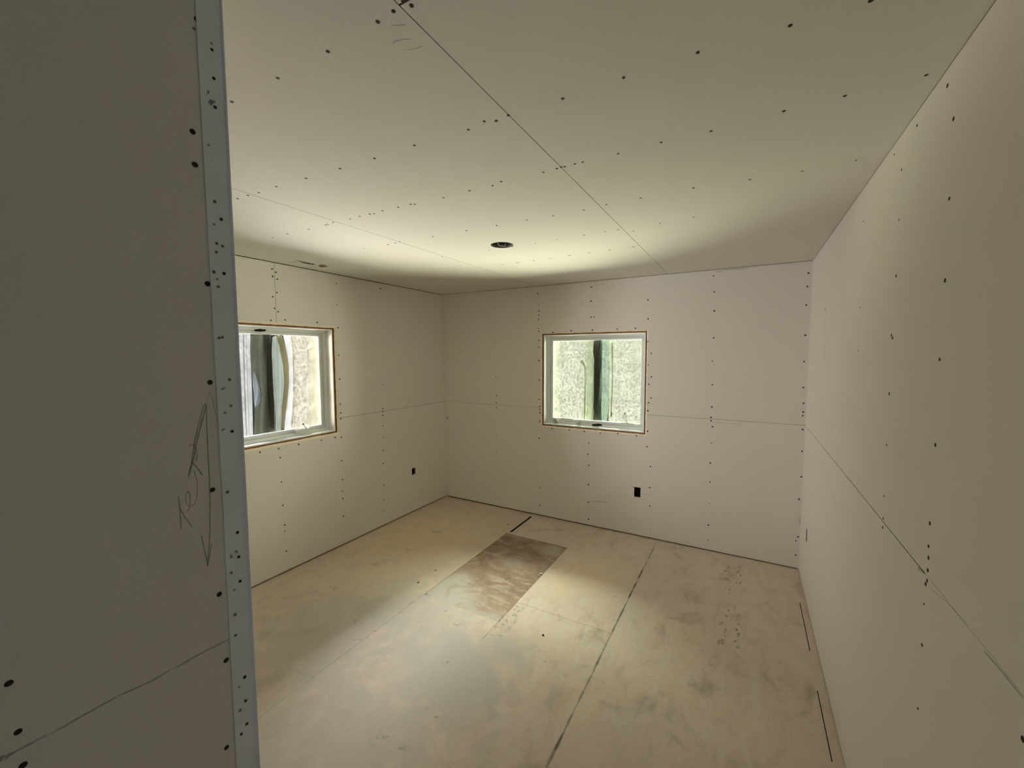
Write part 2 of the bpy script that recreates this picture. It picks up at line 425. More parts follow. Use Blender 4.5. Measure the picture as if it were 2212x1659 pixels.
OUT_L = (3.345, 3.40, 0.418, 0.490)
OUT_B = (-0.897, -0.838, 0.379, 0.474)
OUT_R = (3.548, 3.600, 0.380, 0.470)
G = 0.030            # window buck reaches this far outside the drywall opening
wall_back = frame_struct('wall_back', 'unpainted drywall back wall with one window and a waist-high seam', 'wall',
    framing('B', XL-WT, XR+WT, -0.05, H+T+0.0745, (BW[0]-0.004, BW[1]+0.004, BW[2]-0.004, BW[3]+0.004), OUT_B), M_STUD)
wall_left = frame_struct('wall_left', 'unpainted drywall left wall with a window partly hidden by the partition', 'wall',
    framing('L', YP-0.1, D, -0.05, H+T+0.0745, (LW[0]-0.004, LW[1]+0.004, LW[2]-0.004, LW[3]+0.004), OUT_L), M_STUD)
wall_right = frame_struct('wall_right', 'unpainted drywall right wall without a window', 'wall',
    framing('R', YB-0.1, D, -0.05, H+T+0.0745, None, OUT_R), M_STUD)
# walls seen only from behind / out of frame
mbp = MB().box((XP-T-0.001, YB-0.1, -0.05), (XP-0.13, YP-T-0.001, H-0.003))
wall_part = struct('wall_partition', 'near grey drywall partition at the left edge with corner bead and pencil arrows', 'wall', mbp, M_STUD)
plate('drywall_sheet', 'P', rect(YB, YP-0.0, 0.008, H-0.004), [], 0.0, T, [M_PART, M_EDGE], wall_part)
mbr = MB().box((XL, YP, 0.0), (XP-T-0.001, YP-T, H-0.002))
wr = mbr.build('wall_return', M_WALL); tag(wr, 'drywall return of the near partition facing the window room', 'wall', kind='structure')
mbb = MB().box((XP-0.2, YB, -0.05), (XR+0.2, YB-0.1, H+T+0.0745))
wh = mbb.build('wall_rear', M_STUD); tag(wh, 'unseen dark brown wall closing the hallway behind the camera', 'wall', kind='structure')  # dark brown given to this unseen wall so it absorbs light

# ceiling: backing and sheets
ceiling = struct('ceiling', 'unpainted drywall ceiling with long straight seams and dark screw dots', 'ceiling',
    MB().box((XL-WT, YB-0.1, H+T+0.075), (XR+WT, D+WT, H+T+0.15)), M_DARK)
CX1, CX2 = -1.926, -0.638
tear = [uv(u, v, 'C') for u, v in ((638.6, 562.3), (648, 563.6), (653.8, 564.6), (661, 566.2), (668.4, 567.9), (678.5, 570.0), (682, 571.4),
        (674.7, 571.9), (671, 570.6), (667, 570.9), (661, 569.8), (655, 568.9), (648, 566.1))]
hole_c = uv(1084.5, 529.5, 'C'); HR = 0.074
hole = [(hole_c[0]+HR*math.cos(i*math.pi/20)*(1+0.02*math.sin(i*3)), hole_c[1]+HR*math.sin(i*math.pi/20)) for i in range(40)]
g = 0.0011
ceil_sheets = []
def csheet(out, holes=()):
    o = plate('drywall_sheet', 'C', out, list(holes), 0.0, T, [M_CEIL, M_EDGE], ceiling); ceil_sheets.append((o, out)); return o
csheet(rect(XL, CX1-g*1.2, YP, D), [tear])
csheet(rect(CX1+g*1.2, CX2-g, YP-0.0, 2.832-g*0.5), [hole])
csheet(rect(CX1+g*1.2, CX2-g, 2.832+g*0.5, D))
csheet(rect(CX2+g, XR, 0.667+g*2, D))
csheet(rect(CX2+g, XR, YB, 0.667-g*2))
csheet(rect(XP-0.02, CX2-g, YB, YP))

# left wall sheets
VS = 1.9085
def lsheet(out, holes=(), ch=None):
    return plate('drywall_sheet', 'L', out, list(holes), 0.0, T, [M_WALL, M_EDGE], wall_left, ch)
TOPG = 0.0055
lu = [(VS+g, ZS+g), (D, ZS+g), (D, H-TOPG), (VS+g, H-TOPG)]
# the upper row is notched round the window opening (chamfered notch strips are separate geometry below)
def notched_L():
    y0, y1, z0, z1 = LW; r = 0.016
    s = []
    s.append(plate('drywall_sheet', 'L', [(VS+g, z1+r), (y1+r, z1+r), (y1+r, ZS+g), (D, ZS+g), (D, H-TOPG), (VS+g, H-TOPG)], [], 0, T, [M_WALL, M_EDGE], wall_left))
    s.append(plate('drywall_sheet', 'L', [(YP, ZS+g), (y0-r, ZS+g), (y0-r, z1+r), (VS-g, z1+r), (VS-g, H-TOPG), (YP, H-TOPG)], [], 0, T, [M_WALL, M_EDGE], wall_left))
    s.append(plate('drywall_sheet', 'L', [(YP, 0.012), (D, 0.012), (D, ZS-g), (y1+r, ZS-g), (y1+r, z0-r), (y0-r, z0-r), (y0-r, ZS-g), (YP, ZS-g)],
        [rect(*OUT_L)], 0, T, [M_WALL, M_EDGE], wall_left))
    return s
SHL = notched_L()
def notched_B():
    x0, x1, z0, z1 = BW; r = 0.012
    a = plate('drywall_sheet', 'B', [(XL, ZS+g*0.6), (x0-r, ZS+g*0.6), (x0-r, z1+r), (x1+r, z1+r), (x1+r, ZS+g), (XR, ZS+g), (XR, H-0.003), (XL, H-0.003)], [], 0, T, [M_WALL, M_EDGE], wall_back)
    b = plate('drywall_sheet', 'B', [(XL, 0.016), (XR, 0.010), (XR, ZS-g), (x1+r, ZS-g), (x1+r, z0-r), (x0-r, z0-r), (x0-r, ZS-g*0.6), (XL, ZS-g*0.6)], [rect(*OUT_B)], 0, T, [M_WALL, M_EDGE], wall_back)
    return a, b
SHB = notched_B()
def chamfer_ring(pl, w, r, parent, jag=0.0015):
    """rasped gypsum edge round a window opening: slopes from the wall face into the opening"""
    a0, a1, b0, b1 = w; vs, fs = [], []
    def side(p0, p1, q0, q1, n=40):
        k = len(vs)
        for i in range(n+1):
            t_ = i/n
            j = random.uniform(-jag, jag) if 0 < i < n else 0
            o = (p0[0]+(p1[0]-p0[0])*t_, p0[1]+(p1[1]-p0[1])*t_); q = (q0[0]+(q1[0]-q0[0])*t_+j, q0[1]+(q1[1]-q0[1])*t_+j)
            vs.append(W(pl, o[0], o[1], 0.0)); vs.append(W(pl, q[0], q[1], T*0.8)); vs.append(W(pl, q[0], q[1], T)); vs.append(W(pl, o[0], o[1], T))
        for i in range(n):
            for c in range(4):
                fs.append([k+4*i+c, k+4*i+(c+1) % 4, k+4*i+4+(c+1) % 4, k+4*i+4+c])
    O = rect(a0-r, a1+r, b0-r, b1+r); I = rect(a0, a1, b0, b1)
    for i in range(4):
        j = (i+1) % 4
        side(O[i], O[j], I[i], I[j])
    o = mesh('cut_edge', vs, fs, M_CORE, parent); o['label'] = 'cream gypsum edge cut round the window opening'
    return o
chamfer_ring('B', BW, 0.012, wall_back)
chamfer_ring('L', LW, 0.016, wall_left)

# right wall sheets (seam gap wide up to the butt joint, nearly closed after it)
RY = 1.405
plate('drywall_sheet', 'R', [(YB, ZS+0.0003), (RY, ZS+0.0003), (RY, ZS+0.0014), (D, ZS+0.0012), (D, H-0.002), (YB, H-0.002)], [], 0, T, [M_WALL, M_EDGE], wall_right)
plate('drywall_sheet', 'R', [(YB, 0.006), (D, 0.006), (D, ZS-0.0012), (RY, ZS-0.0016), (RY, ZS-0.0003), (YB, ZS-0.0003)], [rect(*OUT_R)], 0, T, [M_WALL, M_EDGE], wall_right)

# floor
floor = struct('floor', 'dusty bare subfloor with board seams and a brown patch near the back wall', 'floor',
    MB().box((XL-WT, YB-0.1, -0.16), (XR+WT, D+WT, -0.090)), M_DARK)
FX1, FX2, FX3, FY1, FY2 = -1.984, -1.350, -0.680, 2.445, 3.385
def fsheet(out, m=M_FLOOR, d0=0.0, holes=()):
    return plate('floor_board', 'F', out, list(holes), d0, 0.022, [m, M_DARK], floor)  # cut edges coloured near-black, painting shade into slots and joints
fg = 0.0005
slot = rect(-1.972, -1.950, 3.425, 3.868)
fsheet(rect(XL-0.05, FX1-fg, 0.2, D+0.02))
fsheet([(FX1+fg, FY2+fg*1.5), (FX2, FY2+fg*1.5), (FX2, FY1+fg*2), (FX3-0.0006, FY1+fg*2), (FX3-0.0006, D+0.02), (FX1+fg, D+0.02)], holes=[slot])
patch = fsheet(rect(FX1+fg, FX2-fg*1.5, 2.20, FY2-fg*1.5), M_PATCH, 0.0012); patch['label'] = 'dirty brown board in the floor with white dust smears'
fsheet([(FX1+fg, 0.2), (FX3-0.0006, 0.2), (FX3-0.0006, FY1-fg), (FX2-fg*1.5+0.002, FY1-fg), (FX2-fg*1.5+0.002, 2.20-0.001), (FX1+fg, 2.20-0.001)])
fsheet(rect(FX3+0.0006, XR+0.05, 0.2, D+0.02), holes=[rect(0.370, 0.3745, 2.86, 3.40), rect(0.366, 0.370, 2.10, 2.53)])
fsheet(rect(XP-0.1, XR+0.05, YB, 0.2-0.001))

# corner bead on the partition edge
bd = MB(); bd.pbox('P', 0.409, YP+0.0015, 0.006, H-0.004, -0.0012, 0.0)
bd.box((XP+0.0012, YP, 0.006), (XP-0.035, YP+0.0015, H-0.004))
bead = bd.build('corner_bead', M_BEAD, wall_part); bead['label'] = 'bluish grey corner bead strip down the partition edge'
nb_ = MB(); nb_.tube([(XP+0.0008, YP+0.0008, 0.006), (XP+0.0008, YP+0.0008, H-0.004)], 0.0028, 8)
nb_.build('bead_nose', M_BEAD, bead, smooth=True)

# ------------------------------------------------------------------ screws
def screw_mesh(name, r, m, cross=True):
    bm = bmesh.new(); n = 18
    rings = [(r*1.0, 0.0), (r*1.0, 0.0007), (r*0.8, 0.0011), (r*0.45, 0.0009)]
    vs = [[bm.verts.new((rr*math.cos(2*math.pi*i/n), rr*math.sin(2*math.pi*i/n), z)) for i in range(n)] for rr, z in rings]
    for a, b in zip(vs[:-1], vs[1:]):
        for i in range(n): bm.faces.new((a[i], a[(i+1) % n], b[(i+1) % n], b[i]))
    c = bm.verts.new((0, 0, 0.0002))        # recess of the driver bit
    for i in range(n): bm.faces.new((vs[-1][i], vs[-1][(i+1) % n], c))
    bmesh.ops.recalc_face_normals(bm, faces=bm.faces)
    me = bpy.data.meshes.new(name); bm.to_mesh(me); bm.free(); me.materials.append(m); return me
ME_S = screw_mesh('drywall_screw_mesh', 0.0048, M_SCREW)
ME_D = screw_mesh('dent_mesh', 0.0027, M_GREYSCREW)
ME_F = screw_mesh('faint_dent_mesh', 0.0022, M_FAINT)
ROT = {'B': (math.pi/2, 0, 0), 'L': (0, math.pi/2, 0), 'R': (0, -math.pi/2, 0), 'C': (math.pi, 0, 0), 'F': (0, 0, 0), 'P': (0, math.pi/2, 0)}
COUNT = {}
def screws(pl, pxs, sheet_of, me=ME_S, scale=1.0, lift=0.0, name='drywall_screw', far=True):
    for p in pxs:
        u, v = p[0], p[1]; s = p[2] if len(p) > 2 else 1.0
        pt = at(u, v, pl)
        par = sheet_of(ab(pl, pt))
        o = link(name, me, par)
        o.location = Vector([float(c) for c in pt])+Vector(W(pl, 0, 0, -lift))-Vector(W(pl, 0, 0, 0))-wloc(par)
        o.rotation_euler = ROT[pl]
        k = scale*s*random.uniform(0.92, 1.08)
        o.scale = (k*random.uniform(0.9, 1.1), k, 1)
        COUNT[name] = COUNT.get(name, 0)+1
def inside(p, poly):
    x, y = p; r = False
    for i in range(len(poly)):
        x1, y1 = poly[i]; x2, y2 = poly[i-1]
        if (y1 > y) != (y2 > y) and x < (x2-x1)*(y-y1)/(y2-y1)+x1: r = not r
    return r
def ceil_of(p):
    for o, out in ceil_sheets:
        if inside(p, out): return o
    return min(ceil_sheets, key=lambda c: min(math.hypot(q[0]-p[0], q[1]-p[1]) for q in c[1]))[0]
CEIL = [(871, 2), (889, 12), (850, 24), (816, 47), (708, 111), (600, 168.5), (501, 220), (1098, 249), (1072, 261), (1046, 262), (1011.6, 280),
 (895, 314), (809, 342), (734.6, 364), (661, 385), (1215.6, 213), (1173.7, 372), (1203, 364), (1212, 361), (1220, 360), (1242, 354), (1258.7, 350),
 (1082.5, 392), (1881.7, 1), (1707, 55), (1507.5, 113), (1347, 167.7), (2001, 162), (1825, 207), (1693, 240), (1536, 283), (1428, 307.6), (1335, 332),
 (1849, 346, .6), (1733, 369.5, .7), (1620, 388, .8), (1498, 406), (1384, 427.7), (1310, 442), (1498, 469, .8), (1426, 481.6, .7), (1368.5, 499, .8),
 (1335, 496), (1307, 500.5), (597, 403), (559, 416), (535.6, 422, 1.1), (513, 429), (1064, 401), (1014, 412), (958, 427), (896, 441), (887, 441), (860, 447.5),
 (826, 455), (808, 461.6), (799, 462.5, 1.1), (777, 467), (756.7, 473), (719.5, 480.6), (708, 485), (703, 486), (667, 495), (621, 505), (589, 513, .8),
 (1008, 498), (935, 511), (854, 525), (863, 522), (838, 528.6), (786, 537, .6), (706, 549, .6), (955, 554, .8), (1057, 541, .8), (1073, 487), (1261, 453.6),
 (1195, 466, 1.1), (1138, 475.5), (1261.6, 508), (1203, 517.5, .7), (1156, 525.7, .7), (1107, 533.6, .7), (1368, 533), (1317, 540), (1273, 546), (1230, 552),
 (1188, 558), (1153, 563), (1118, 567.5), (1086, 571.5, .8), (1406, 562, .8)]
def far_scale(lst, pl):
    out = []
    for p in lst:
        q = at(p[0], p[1], pl); d = float(np.dot(q-np.array([0, 0, ZC]), FW))
        out.append((p[0], p[1], (p[2] if len(p) > 2 else 1.0)*(1.0 if d < 1.2 else min(1.45, 1.0+(d-1.2)*0.14))))
    return out
screws('C', far_scale(CEIL, 'C'), ceil_of)
LEFT = [(510.7, 687.7), (585, 692), (616, 691), (685, 696.5), (730, 708), (731.6, 767), (733.7, 819), (735, 873), (736, 892), (736, 905), (737.6, 944.4),
 (724, 945), (694, 951), (645, 960), (602, 969.4), (561.5, 977), (605, 988.5), (738, 995), (587.5, 581), (596, 588), (588.7, 597), (599, 603), (598, 632),
 (589, 641), (593, 666), (601, 673.5), (740, 1036), (740.5, 1061, .8), (740.5, 1077), (826.5, 831, .7), (827, 883), (827, 889.5), (827, 897), (827.4, 920, .8),
 (828, 945, .8), (827.7, 973), (827.7, 1001), (829, 1048), (829.6, 1080), (904.7, 941, .7), (910, 1061, .8), (912, 1066.6, .7), (608, 1041, .8), (611, 1091.5),
 (615, 1134), (615, 1147, .7), (618.5, 1190.5), (742, 1115), (830, 1104, .8), (727, 612, .8), (822, 623), (727, 658.6, .7)]
def left_of(p):
    if p[1] < ZS: return SHL[2]
    return SHL[0] if p[0] > VS else SHL[1]
screws('L', far_scale(LEFT, 'L'), left_of)
BACK = [(1161.6, 633.6), (1163, 659, .7), (1164, 672), (1163.7, 680.6), (1163.7, 690, .8), (1162.8, 710, .8), (1164, 716), (1164, 735.5), (1163.7, 749.5), (1164, 779),
 (1164.6, 820.7), (1165, 862.5), (1166, 878), (1166, 884.5), (1166, 891.7), (1166, 910), (1069, 668, .6), (1070, 696, .6), (1070, 736, .6), (1071.4, 813, .6),
 (1072.8, 854.4), (1072, 870), (1073, 880, .8), (995, 757, .6), (1194.6, 718), (1233.5, 714.5), (1279.6, 713), (1333, 711), (1372.7, 709), (1276.5, 650.5),
 (1277, 620), (1277, 685), (1283.5, 684.6), (1399.6, 648), (1400, 688.7), (1399.6, 738, .8), (1407, 763, .8), (1400, 788, .8), (1407, 814), (1401.5, 830),
 (1406.4, 859.6), (1401, 870), (1399.4, 887), (1192.5, 926), (1230, 928.7), (1262, 932), (1296.7, 935.6), (1334.7, 936.7), (1374.5, 941.4), (1398.7, 931.6),
 (1271.8, 957), (1270, 981), (1272, 1005), (1271, 1047), (1271, 1084.6), (1271, 1121.5), (1397.6, 965), (1405, 1008), (1403.8, 1053.5), (1403.8, 1093),
 (1403.8, 1143.5, .6), (1164.7, 947), (1166, 1020, .6), (1166, 1053.5, .8), (1166, 1091.5), (1072.5, 945, .7), (1072.5, 975.7, .6), (1537.6, 879), (1536, 901.6),
 (1536, 909), (1539, 921.5), (1536.5, 957, .7), (1534.3, 1000), (1533.6, 1041), (1533.6, 1088, .6), (1530, 1134), (1529.6, 1166.7, .7), (1735.8, 871), (1735, 890),
 (1734, 898), (1734, 928), (1732.5, 974.6), (1731, 1030), (1726, 1078.4), (1724, 1159.5), (1719, 1168, .9), (1719, 1199, .9), (1541.5, 596, .8), (1542.8, 630.7),
 (1543, 671.4), (1541.5, 730), (1538.7, 780, .8), (1538.7, 831), (1746.5, 590), (1744, 619), (1741.5, 659), (1739.5, 724), (1737, 781), (1735.4, 837), (966.5, 903)]
screws('B', far_scale(BACK, 'B'), lambda p: SHB[0] if p[1] > ZS else SHB[1])
RIGHT = [(2047, 185), (2060, 256.6), (1981, 271, .8), (1932, 334, .7), (2051, 429), (1948, 366.6, .7), (1942, 475, .7), (1866, 478, .7), (1936, 596), (2041.6, 606),
 (1858, 664, .7), (1926, 724), (1928, 730), (2030, 776.4), (1854, 757, .6), (1921, 850.5), (1915.7, 961, .7), (2020.7, 961), (1780.5, 760), (1783, 669), (1910, 1071.5, .7),
 (1908, 1120), (1907, 1139.6), (2009, 1130.7), (2006, 1180), (2006, 1205), (2004.5, 1232), (2003, 1254.6), (1999.8, 1261.7), (1996.5, 1305, .6), (1992, 1393.6),
 (1983, 1530.7, .6), (2210, 1597)]
RS = [c for c in wall_right.children]
def right_of(p): return RS[0] if p[1] > ZS else RS[1]
screws('R', RIGHT, right_of)
PS = wall_part.children[0]
screws('P', [(425.5, 43), (416, 284.5), (421, 355.7), (448.4, 613), (453.4, 826), (459, 1058), (473.6, 1283.7), (488.5, 1426), (489.3, 1614.6), (19, 1476, .9), (38.8, 1580.7, .9),
 (49.6, 1653, .9)], lambda p: PS, scale=1.0)
screws('P', [(457, 108), (461, 170), (464, 232), (477, 474), (500.6, 931.7), (512, 1149.8), (515, 1202.6), (517.8, 1255), (527.8, 1462), (530, 1513), (532.4, 1563),
 (520.5, 1585), (483, 591)], lambda p: bead, scale=0.62, lift=0.0012)
screws('P', [(467.4, 526), (480, 532), (466.5, 544.7), (461, 587.6), (471, 619.4), (479.7, 728.7), (472.5, 730), (495, 820), (498, 876.5), (490.8, 1062.6), (498.8, 1236.8),
 (507.5, 1327), (508, 1372), (518, 1534), (463, 436)], lambda p: bead, me=ME_D, lift=0.0012, name='crimp_dent')
screws('P', [(456, 94), (450, 313.7), (462, 485), (468.6, 603), (485.6, 891.5), (505.6, 1274), (516, 1483.6)], lambda p: bead, me=ME_F, lift=0.0012, name='crimp_dent')
screws('P', [(440.4, 7), (419, 62)], lambda p: PS, me=ME_D, name='crimp_dent')

# ------------------------------------------------------------------ pencil writing and marks on the sheets
pm = MB()
Z6 = lambda x, y: (360+x/4.366, 860+y/4.366)          # coordinates read off an enlarged crop
def st(pts, w=0.0022, m=pm, pl='P', **kw): pxribbon(m, pts, w, pl, jit=0.0002, **kw)
st([Z6(357, 50), Z6(372, 70), Z6(378, 300), Z6(392, 580), Z6(402, 760), Z6(408, 1000), Z6(406, 1250), Z6(398, 1400), Z6(385, 1590)])
st([Z6(357, 50), Z6(320, 170), Z6(265, 400), Z6(235, 590), Z6(203, 755)], 0.0020)
st([Z6(372, 70), Z6(320, 260), Z6(275, 450), Z6(240, 620), Z6(205, 730)], 0.0026)
st([Z6(325, 1295), Z6(350, 1420), Z6(378, 1520), Z6(385, 1590)], 0.0020)
st([Z6(425, 1365), Z6(405, 1470), Z6(385, 1590)], 0.0020)
st([Z6(205, 460), Z6(225, 440), Z6(255, 440), Z6(278, 490), Z6(288, 540), Z6(278, 600)], 0.0016)
st([Z6(240, 605), Z6(285, 650), Z6(340, 730)], 0.0022)
st([Z6(180, 900), Z6(200, 875), Z6(218, 910), Z6(220, 980), Z6(210, 1040), Z6(198, 1072)], 0.0016)
st([Z6(255, 680), Z6(290, 790), Z6(285, 930), Z6(262, 1005), Z6(215, 1022)], 0.0014)
st([Z6(180, 900), Z6(178, 960), Z6(190, 1005), Z6(215, 1022)], 0.0012)
st([Z6(110, 925), Z6(125, 1040), Z6(135, 1245)], 0.0024)
st([Z6(125, 1040), Z6(170, 1120), Z6(240, 1215)], 0.0018)
o = pm.build('pencil_writing', M_PENCIL, PS); o['label'] = 'pencil arrows and handwritten letters on the partition'
pf = MB()
st([Z6(425, -10), Z6(455, 120), Z6(485, 260), Z6(512, 450)], 0.0014, pf)
st([(444, 872), (453, 846), (461, 872)], 0.0010, pf)
for seg in ([(500, 1378), (440, 1408), (380, 1442)], [(372, 1444), (330, 1470), (255, 1503)], [(250, 1506), (180, 1545), (110, 1585)], [(100, 1588), (40, 1620), (0, 1643)]):
    st(seg, 0.003, pf)
o = pf.build('faint_seam_line', M_PENCIL2, PS)
o = MB(); pxribbon(o, [(14, 1632), (0, 1645)], 0.010, 'P'); pxribbon(o, [(40, 1614), (8, 1638)], 0.004, 'P'); o.build('seam_gap', M_SMUDGE, PS)
# bead edge line, smudges next to the bead
bl = MB()
ribbon(bl, dense([(0.4095, 0.01), (0.4085, 0.8), (0.4095, 1.5), (0.4085, H-0.01)], 12), 0.0012, 'P', lift=0.0016)
bl.build('bead_edge_line', M_PENCIL, bead)
sm = MB()
for u, v, l, ww in ((505, 1196, 8, 0.010), (500.5, 1202, 5, 0.005), (481.4, 839, 5, 0.003), (483, 926.5, 6, 0.003), (456, 220.6, 6, 0.007), (448, 199.7, 6, 0.004), (472, 730, 4, 0.004), (507, 1327, 6, 0.004)):
    pxribbon(sm, [(u-l, v+l*0.7), (u, v), (u+l, v-l*0.7)], ww, 'P', lift=0.0017)
sm.build('smudge', M_SMUDGE, bead)
# right wall
rm = MB()
pxribbon(rm, [(1784, 655), (1783, 690), (1781, 730), (1780, 783)], 0.006, 'R')
pxribbon(rm, [(2008, 1266), (2016, 1275), (2050, 1305), (2090, 1350)], 0.002, 'R')
pxribbon(rm, [(2125, 1405), (2160, 1445), (2212, 1510)], 0.004, 'R')
pxribbon(rm, [(1983, 1226), (1992, 1233), (1998, 1237)], 0.010, 'R')
rm.build('scuff_mark', M_PENCIL2, RS[1])
# back wall
bm_ = MB()
pxribbon(bm_, [(1273, 1084), (1290, 1083.5), (1300, 1084), (1314, 1086)], 0.006, 'B')
pxribbon(bm_, [(1728, 1115), (1727, 1133)], 0.006, 'B')
pxribbon(bm_, [(1364, 1054), (1368, 1051), (1371, 1052.5)], 0.006, 'B')
pxribbon(bm_, [(1388, 1067), (1395, 1068.5), (1403, 1068)], 0.003, 'B')
bm_.build('scuff_mark', M_PENCIL, SHB[1])
bm2 = MB()
pxribbon(bm2, [(1538, 912), (1560, 913.5), (1600, 916)], 0.004, 'B'); pxribbon(bm2, [(1545, 588), (1570, 583), (1612, 580)], 0.006, 'B')
pxribbon(bm2, [(1278, 619), (1290, 616), (1310, 613.5)], 0.004, 'B')
bm2.build('scuff_mark', M_PENCIL2, SHB[0])
# ceiling
cm = MB()
pxribbon(cm, [(848, 94), (856, 88), (870, 85), (888, 83)], 0.003, 'C')
pxribbon(cm, [(845, 54), (860, 54.5), (876, 53)], 0.003, 'C')
pxribbon(cm, [(868, 105), (882, 108), (900, 104), (914, 98)], 0.002, 'C')
for u, v in ((1368, 533), (1317, 540), (1273, 546), (1230, 552), (1188, 558), (1153, 563), (1118, 567.5), (1086, 571.5), (1040, 577)):
    pxribbon(cm, [(u-6, v+0.8), (u, v), (u+7, v-0.2)], 0.006, 'C')
pxribbon(cm, [(1406, 562), (1400, 563)], 0.008, 'C')
cm.build('scuff_mark', M_PENCIL2, ceil_sheets[1][0])
tb = MB()
pb = [uv(u, v, 'C') for u, v in ((688, 572.6), (693, 571.4), (700, 571.6), (706, 574), (707.5, 576.4), (702, 576.9), (695, 577.6), (690, 576.4))]
k = len(tb.v); cx_ = sum(p[0] for p in pb)/8; cy_ = sum(p[1] for p in pb)/8
tb.v += [W('C', p[0], p[1], -0.0006) for p in pb]+[W('C', cx_, cy_, -0.004)]
for i in range(8): tb.f.append([i, (i+1) % 8, 8]); tb.m.append(0)
pxribbon(tb, [(623, 565.5), (632, 566.4), (640, 565.0)], 0.010, 'C')
o = tb.build('torn_paper', M_BROWN, ceil_sheets[0][0]); o['label'] = 'brown torn paper beside a crack in the ceiling board'

# floor marks
def blotch(mb, u, v, ru, rv, n=9, lift=0.0004):
    """small irregular ink or dirt spot; radii in pixels"""
    k = len(mb.v); c = uv(u, v, 'F'); mb.v.append(W('F', c[0], c[1], -lift))
    for i in range(n):
        a = 2*math.pi*i/n; q = uv(u+ru*math.cos(a)*random.uniform(.35, 1.3), v+rv*math.sin(a)*random.uniform(.35, 1.3), 'F')
        mb.v.append(W('F', q[0], q[1], -lift))
    for i in range(n): mb.f.append([k, k+1+i, k+1+(i+1) % n]); mb.m.append(0)
s1 = MB()
A = lambda x, y: (1500+x/13.825, 1190+y/13.825)
Bq = lambda x, y: (1500+x/12.76, 1290+y/12.76)
for x, y, rx, ry in ((1030, 520, 75, 80), (930, 600, 60, 35), (1010, 700, 60, 50), (960, 840, 100, 40), (1350, 480, 60, 70), (1310, 640, 90, 90), (1370, 740, 60, 50), (1330, 950, 100, 70),
                     (930, 1110, 40, 40), (1050, 1170, 35, 35), (1045, 1270, 40, 25)):
    p = A(x, y); blotch(s1, p[0], p[1], rx/13.8, ry/13.8)
for x, y, rx, ry in ((1115, 280, 40, 90), (940, 380, 45, 45), (890, 520, 70, 50), (1210, 490, 100, 25), (1200, 640, 110, 45), (1200, 740, 65, 40), (1180, 900, 50, 60), (1210, 1050, 65, 80),
                     (1150, 1220, 120, 30), (1170, 1380, 110, 50), (720, 720, 80, 80), (850, 960, 45, 170), (720, 1240, 130, 110)):
    p = Bq(x, y); blotch(s1, p[0], p[1], rx/12.8, ry/12.8)
FB = [c for c in floor.children]
o = s1.build('faded_stamp', M_STAMP, FB[4]); o['label'] = 'faded illegible ink stamp on the floor board'
s2 = MB()
C5 = lambda x, y: (1010+x/12.29, 1290+y/12.29)
for x, y, rx, ry in ((1330, 240, 55, 60), (1240, 330, 60, 35), (1350, 360, 70, 50), (1250, 490, 100, 60), (1500, 290, 60, 40), (940, 500, 60, 18), (840, 640, 45, 25), (1010, 630, 80, 45),
                     (930, 720, 80, 40), (790, 810, 110, 50), (1100, 830, 90, 60), (1010, 940, 70, 50), (900, 1050, 90, 50), (800, 1000, 70, 30), (680, 1010, 60, 40), (1280, 640, 60, 60)):
    p = C5(x, y); blotch(s2, p[0], p[1], rx/12.3, ry/12.3)
Q7 = lambda x, y: (540+x/2.725, 1050+y/2.725)
for x, y, rx, ry in ((1050, 1305, 18, 6), (1090, 1360, 16, 6), (1130, 1322, 14, 6), (1040, 640, 16, 12), (620, 800, 10, 16), (740, 462, 30, 10), (500, 600, 34, 12), (640, 905, 40, 5), (740, 855, 14, 6), (690, 1108, 14, 8),
                     (910, 1545, 40, 16), (930, 375, 30, 8), (1100, 270, 40, 8), (780, 1480, 60, 10), (1215, 815, 30, 8), (1020, 830, 30, 8), (1155, 735, 20, 7), (900, 745, 20, 6)):
    p = Q7(x, y); blotch(s2, p[0], p[1], rx/2.725, ry/2.725)
Q8 = lambda x, y: (1050+x/2.765, 1180+y/2.765)
for x, y, rx, ry in ((638, 401, 18, 5), (770, 298, 18, 4), (1222, 398, 16, 5), (355, 688, 14, 6), (1752, 700, 14, 20), (1015, 490, 18, 6), (785, 536, 10, 4)):
    p = Q8(x, y); blotch(s2, p[0], p[1], rx/2.765, ry/2.765)
o = s2.build('dirt_mark', M_STAMP2, FB[3]); o['label'] = 'grey scuffs and faded print on the dusty floor'
s3 = MB()      # grime filling the long joint
def pxf(pts, w): pxribbon(s3, pts, w, 'F', 6, 0.001)
ribbon(s3, dense([(-0.680, 1.40), (-0.681, 3.38)], 60), 0.014, 'F'); ribbon(s3, dense([(-0.680, 2.55), (-0.681, 3.38)], 30), 0.007, 'F', lift=0.0007)
pxf([(1412, 1183), (1396, 1218), (1380, 1250)], 0.006)
pxf([(1098, 1318), (1060, 1362), (1010, 1412)], 0.004)
pxf([(912, 1284), (880, 1308), (845, 1334)], 0.006)
s3.build('joint_grime', M_GRIME, FB[4])
s4 = MB()
pxribbon(s4, [(1020, 1212), (1046, 1222), (1072, 1231)], 0.006, 'F', lift=-0.0004); pxribbon(s4, [(1120, 1240), (1140, 1246), (1158, 1254)], 0.006, 'F', lift=-0.0004)
pxribbon(s4, [(1085, 1197), (1120, 1206), (1150, 1216)], 0.005, 'F', lift=-0.0004)
s4.build('scratch', M_SMUDGE, patch)

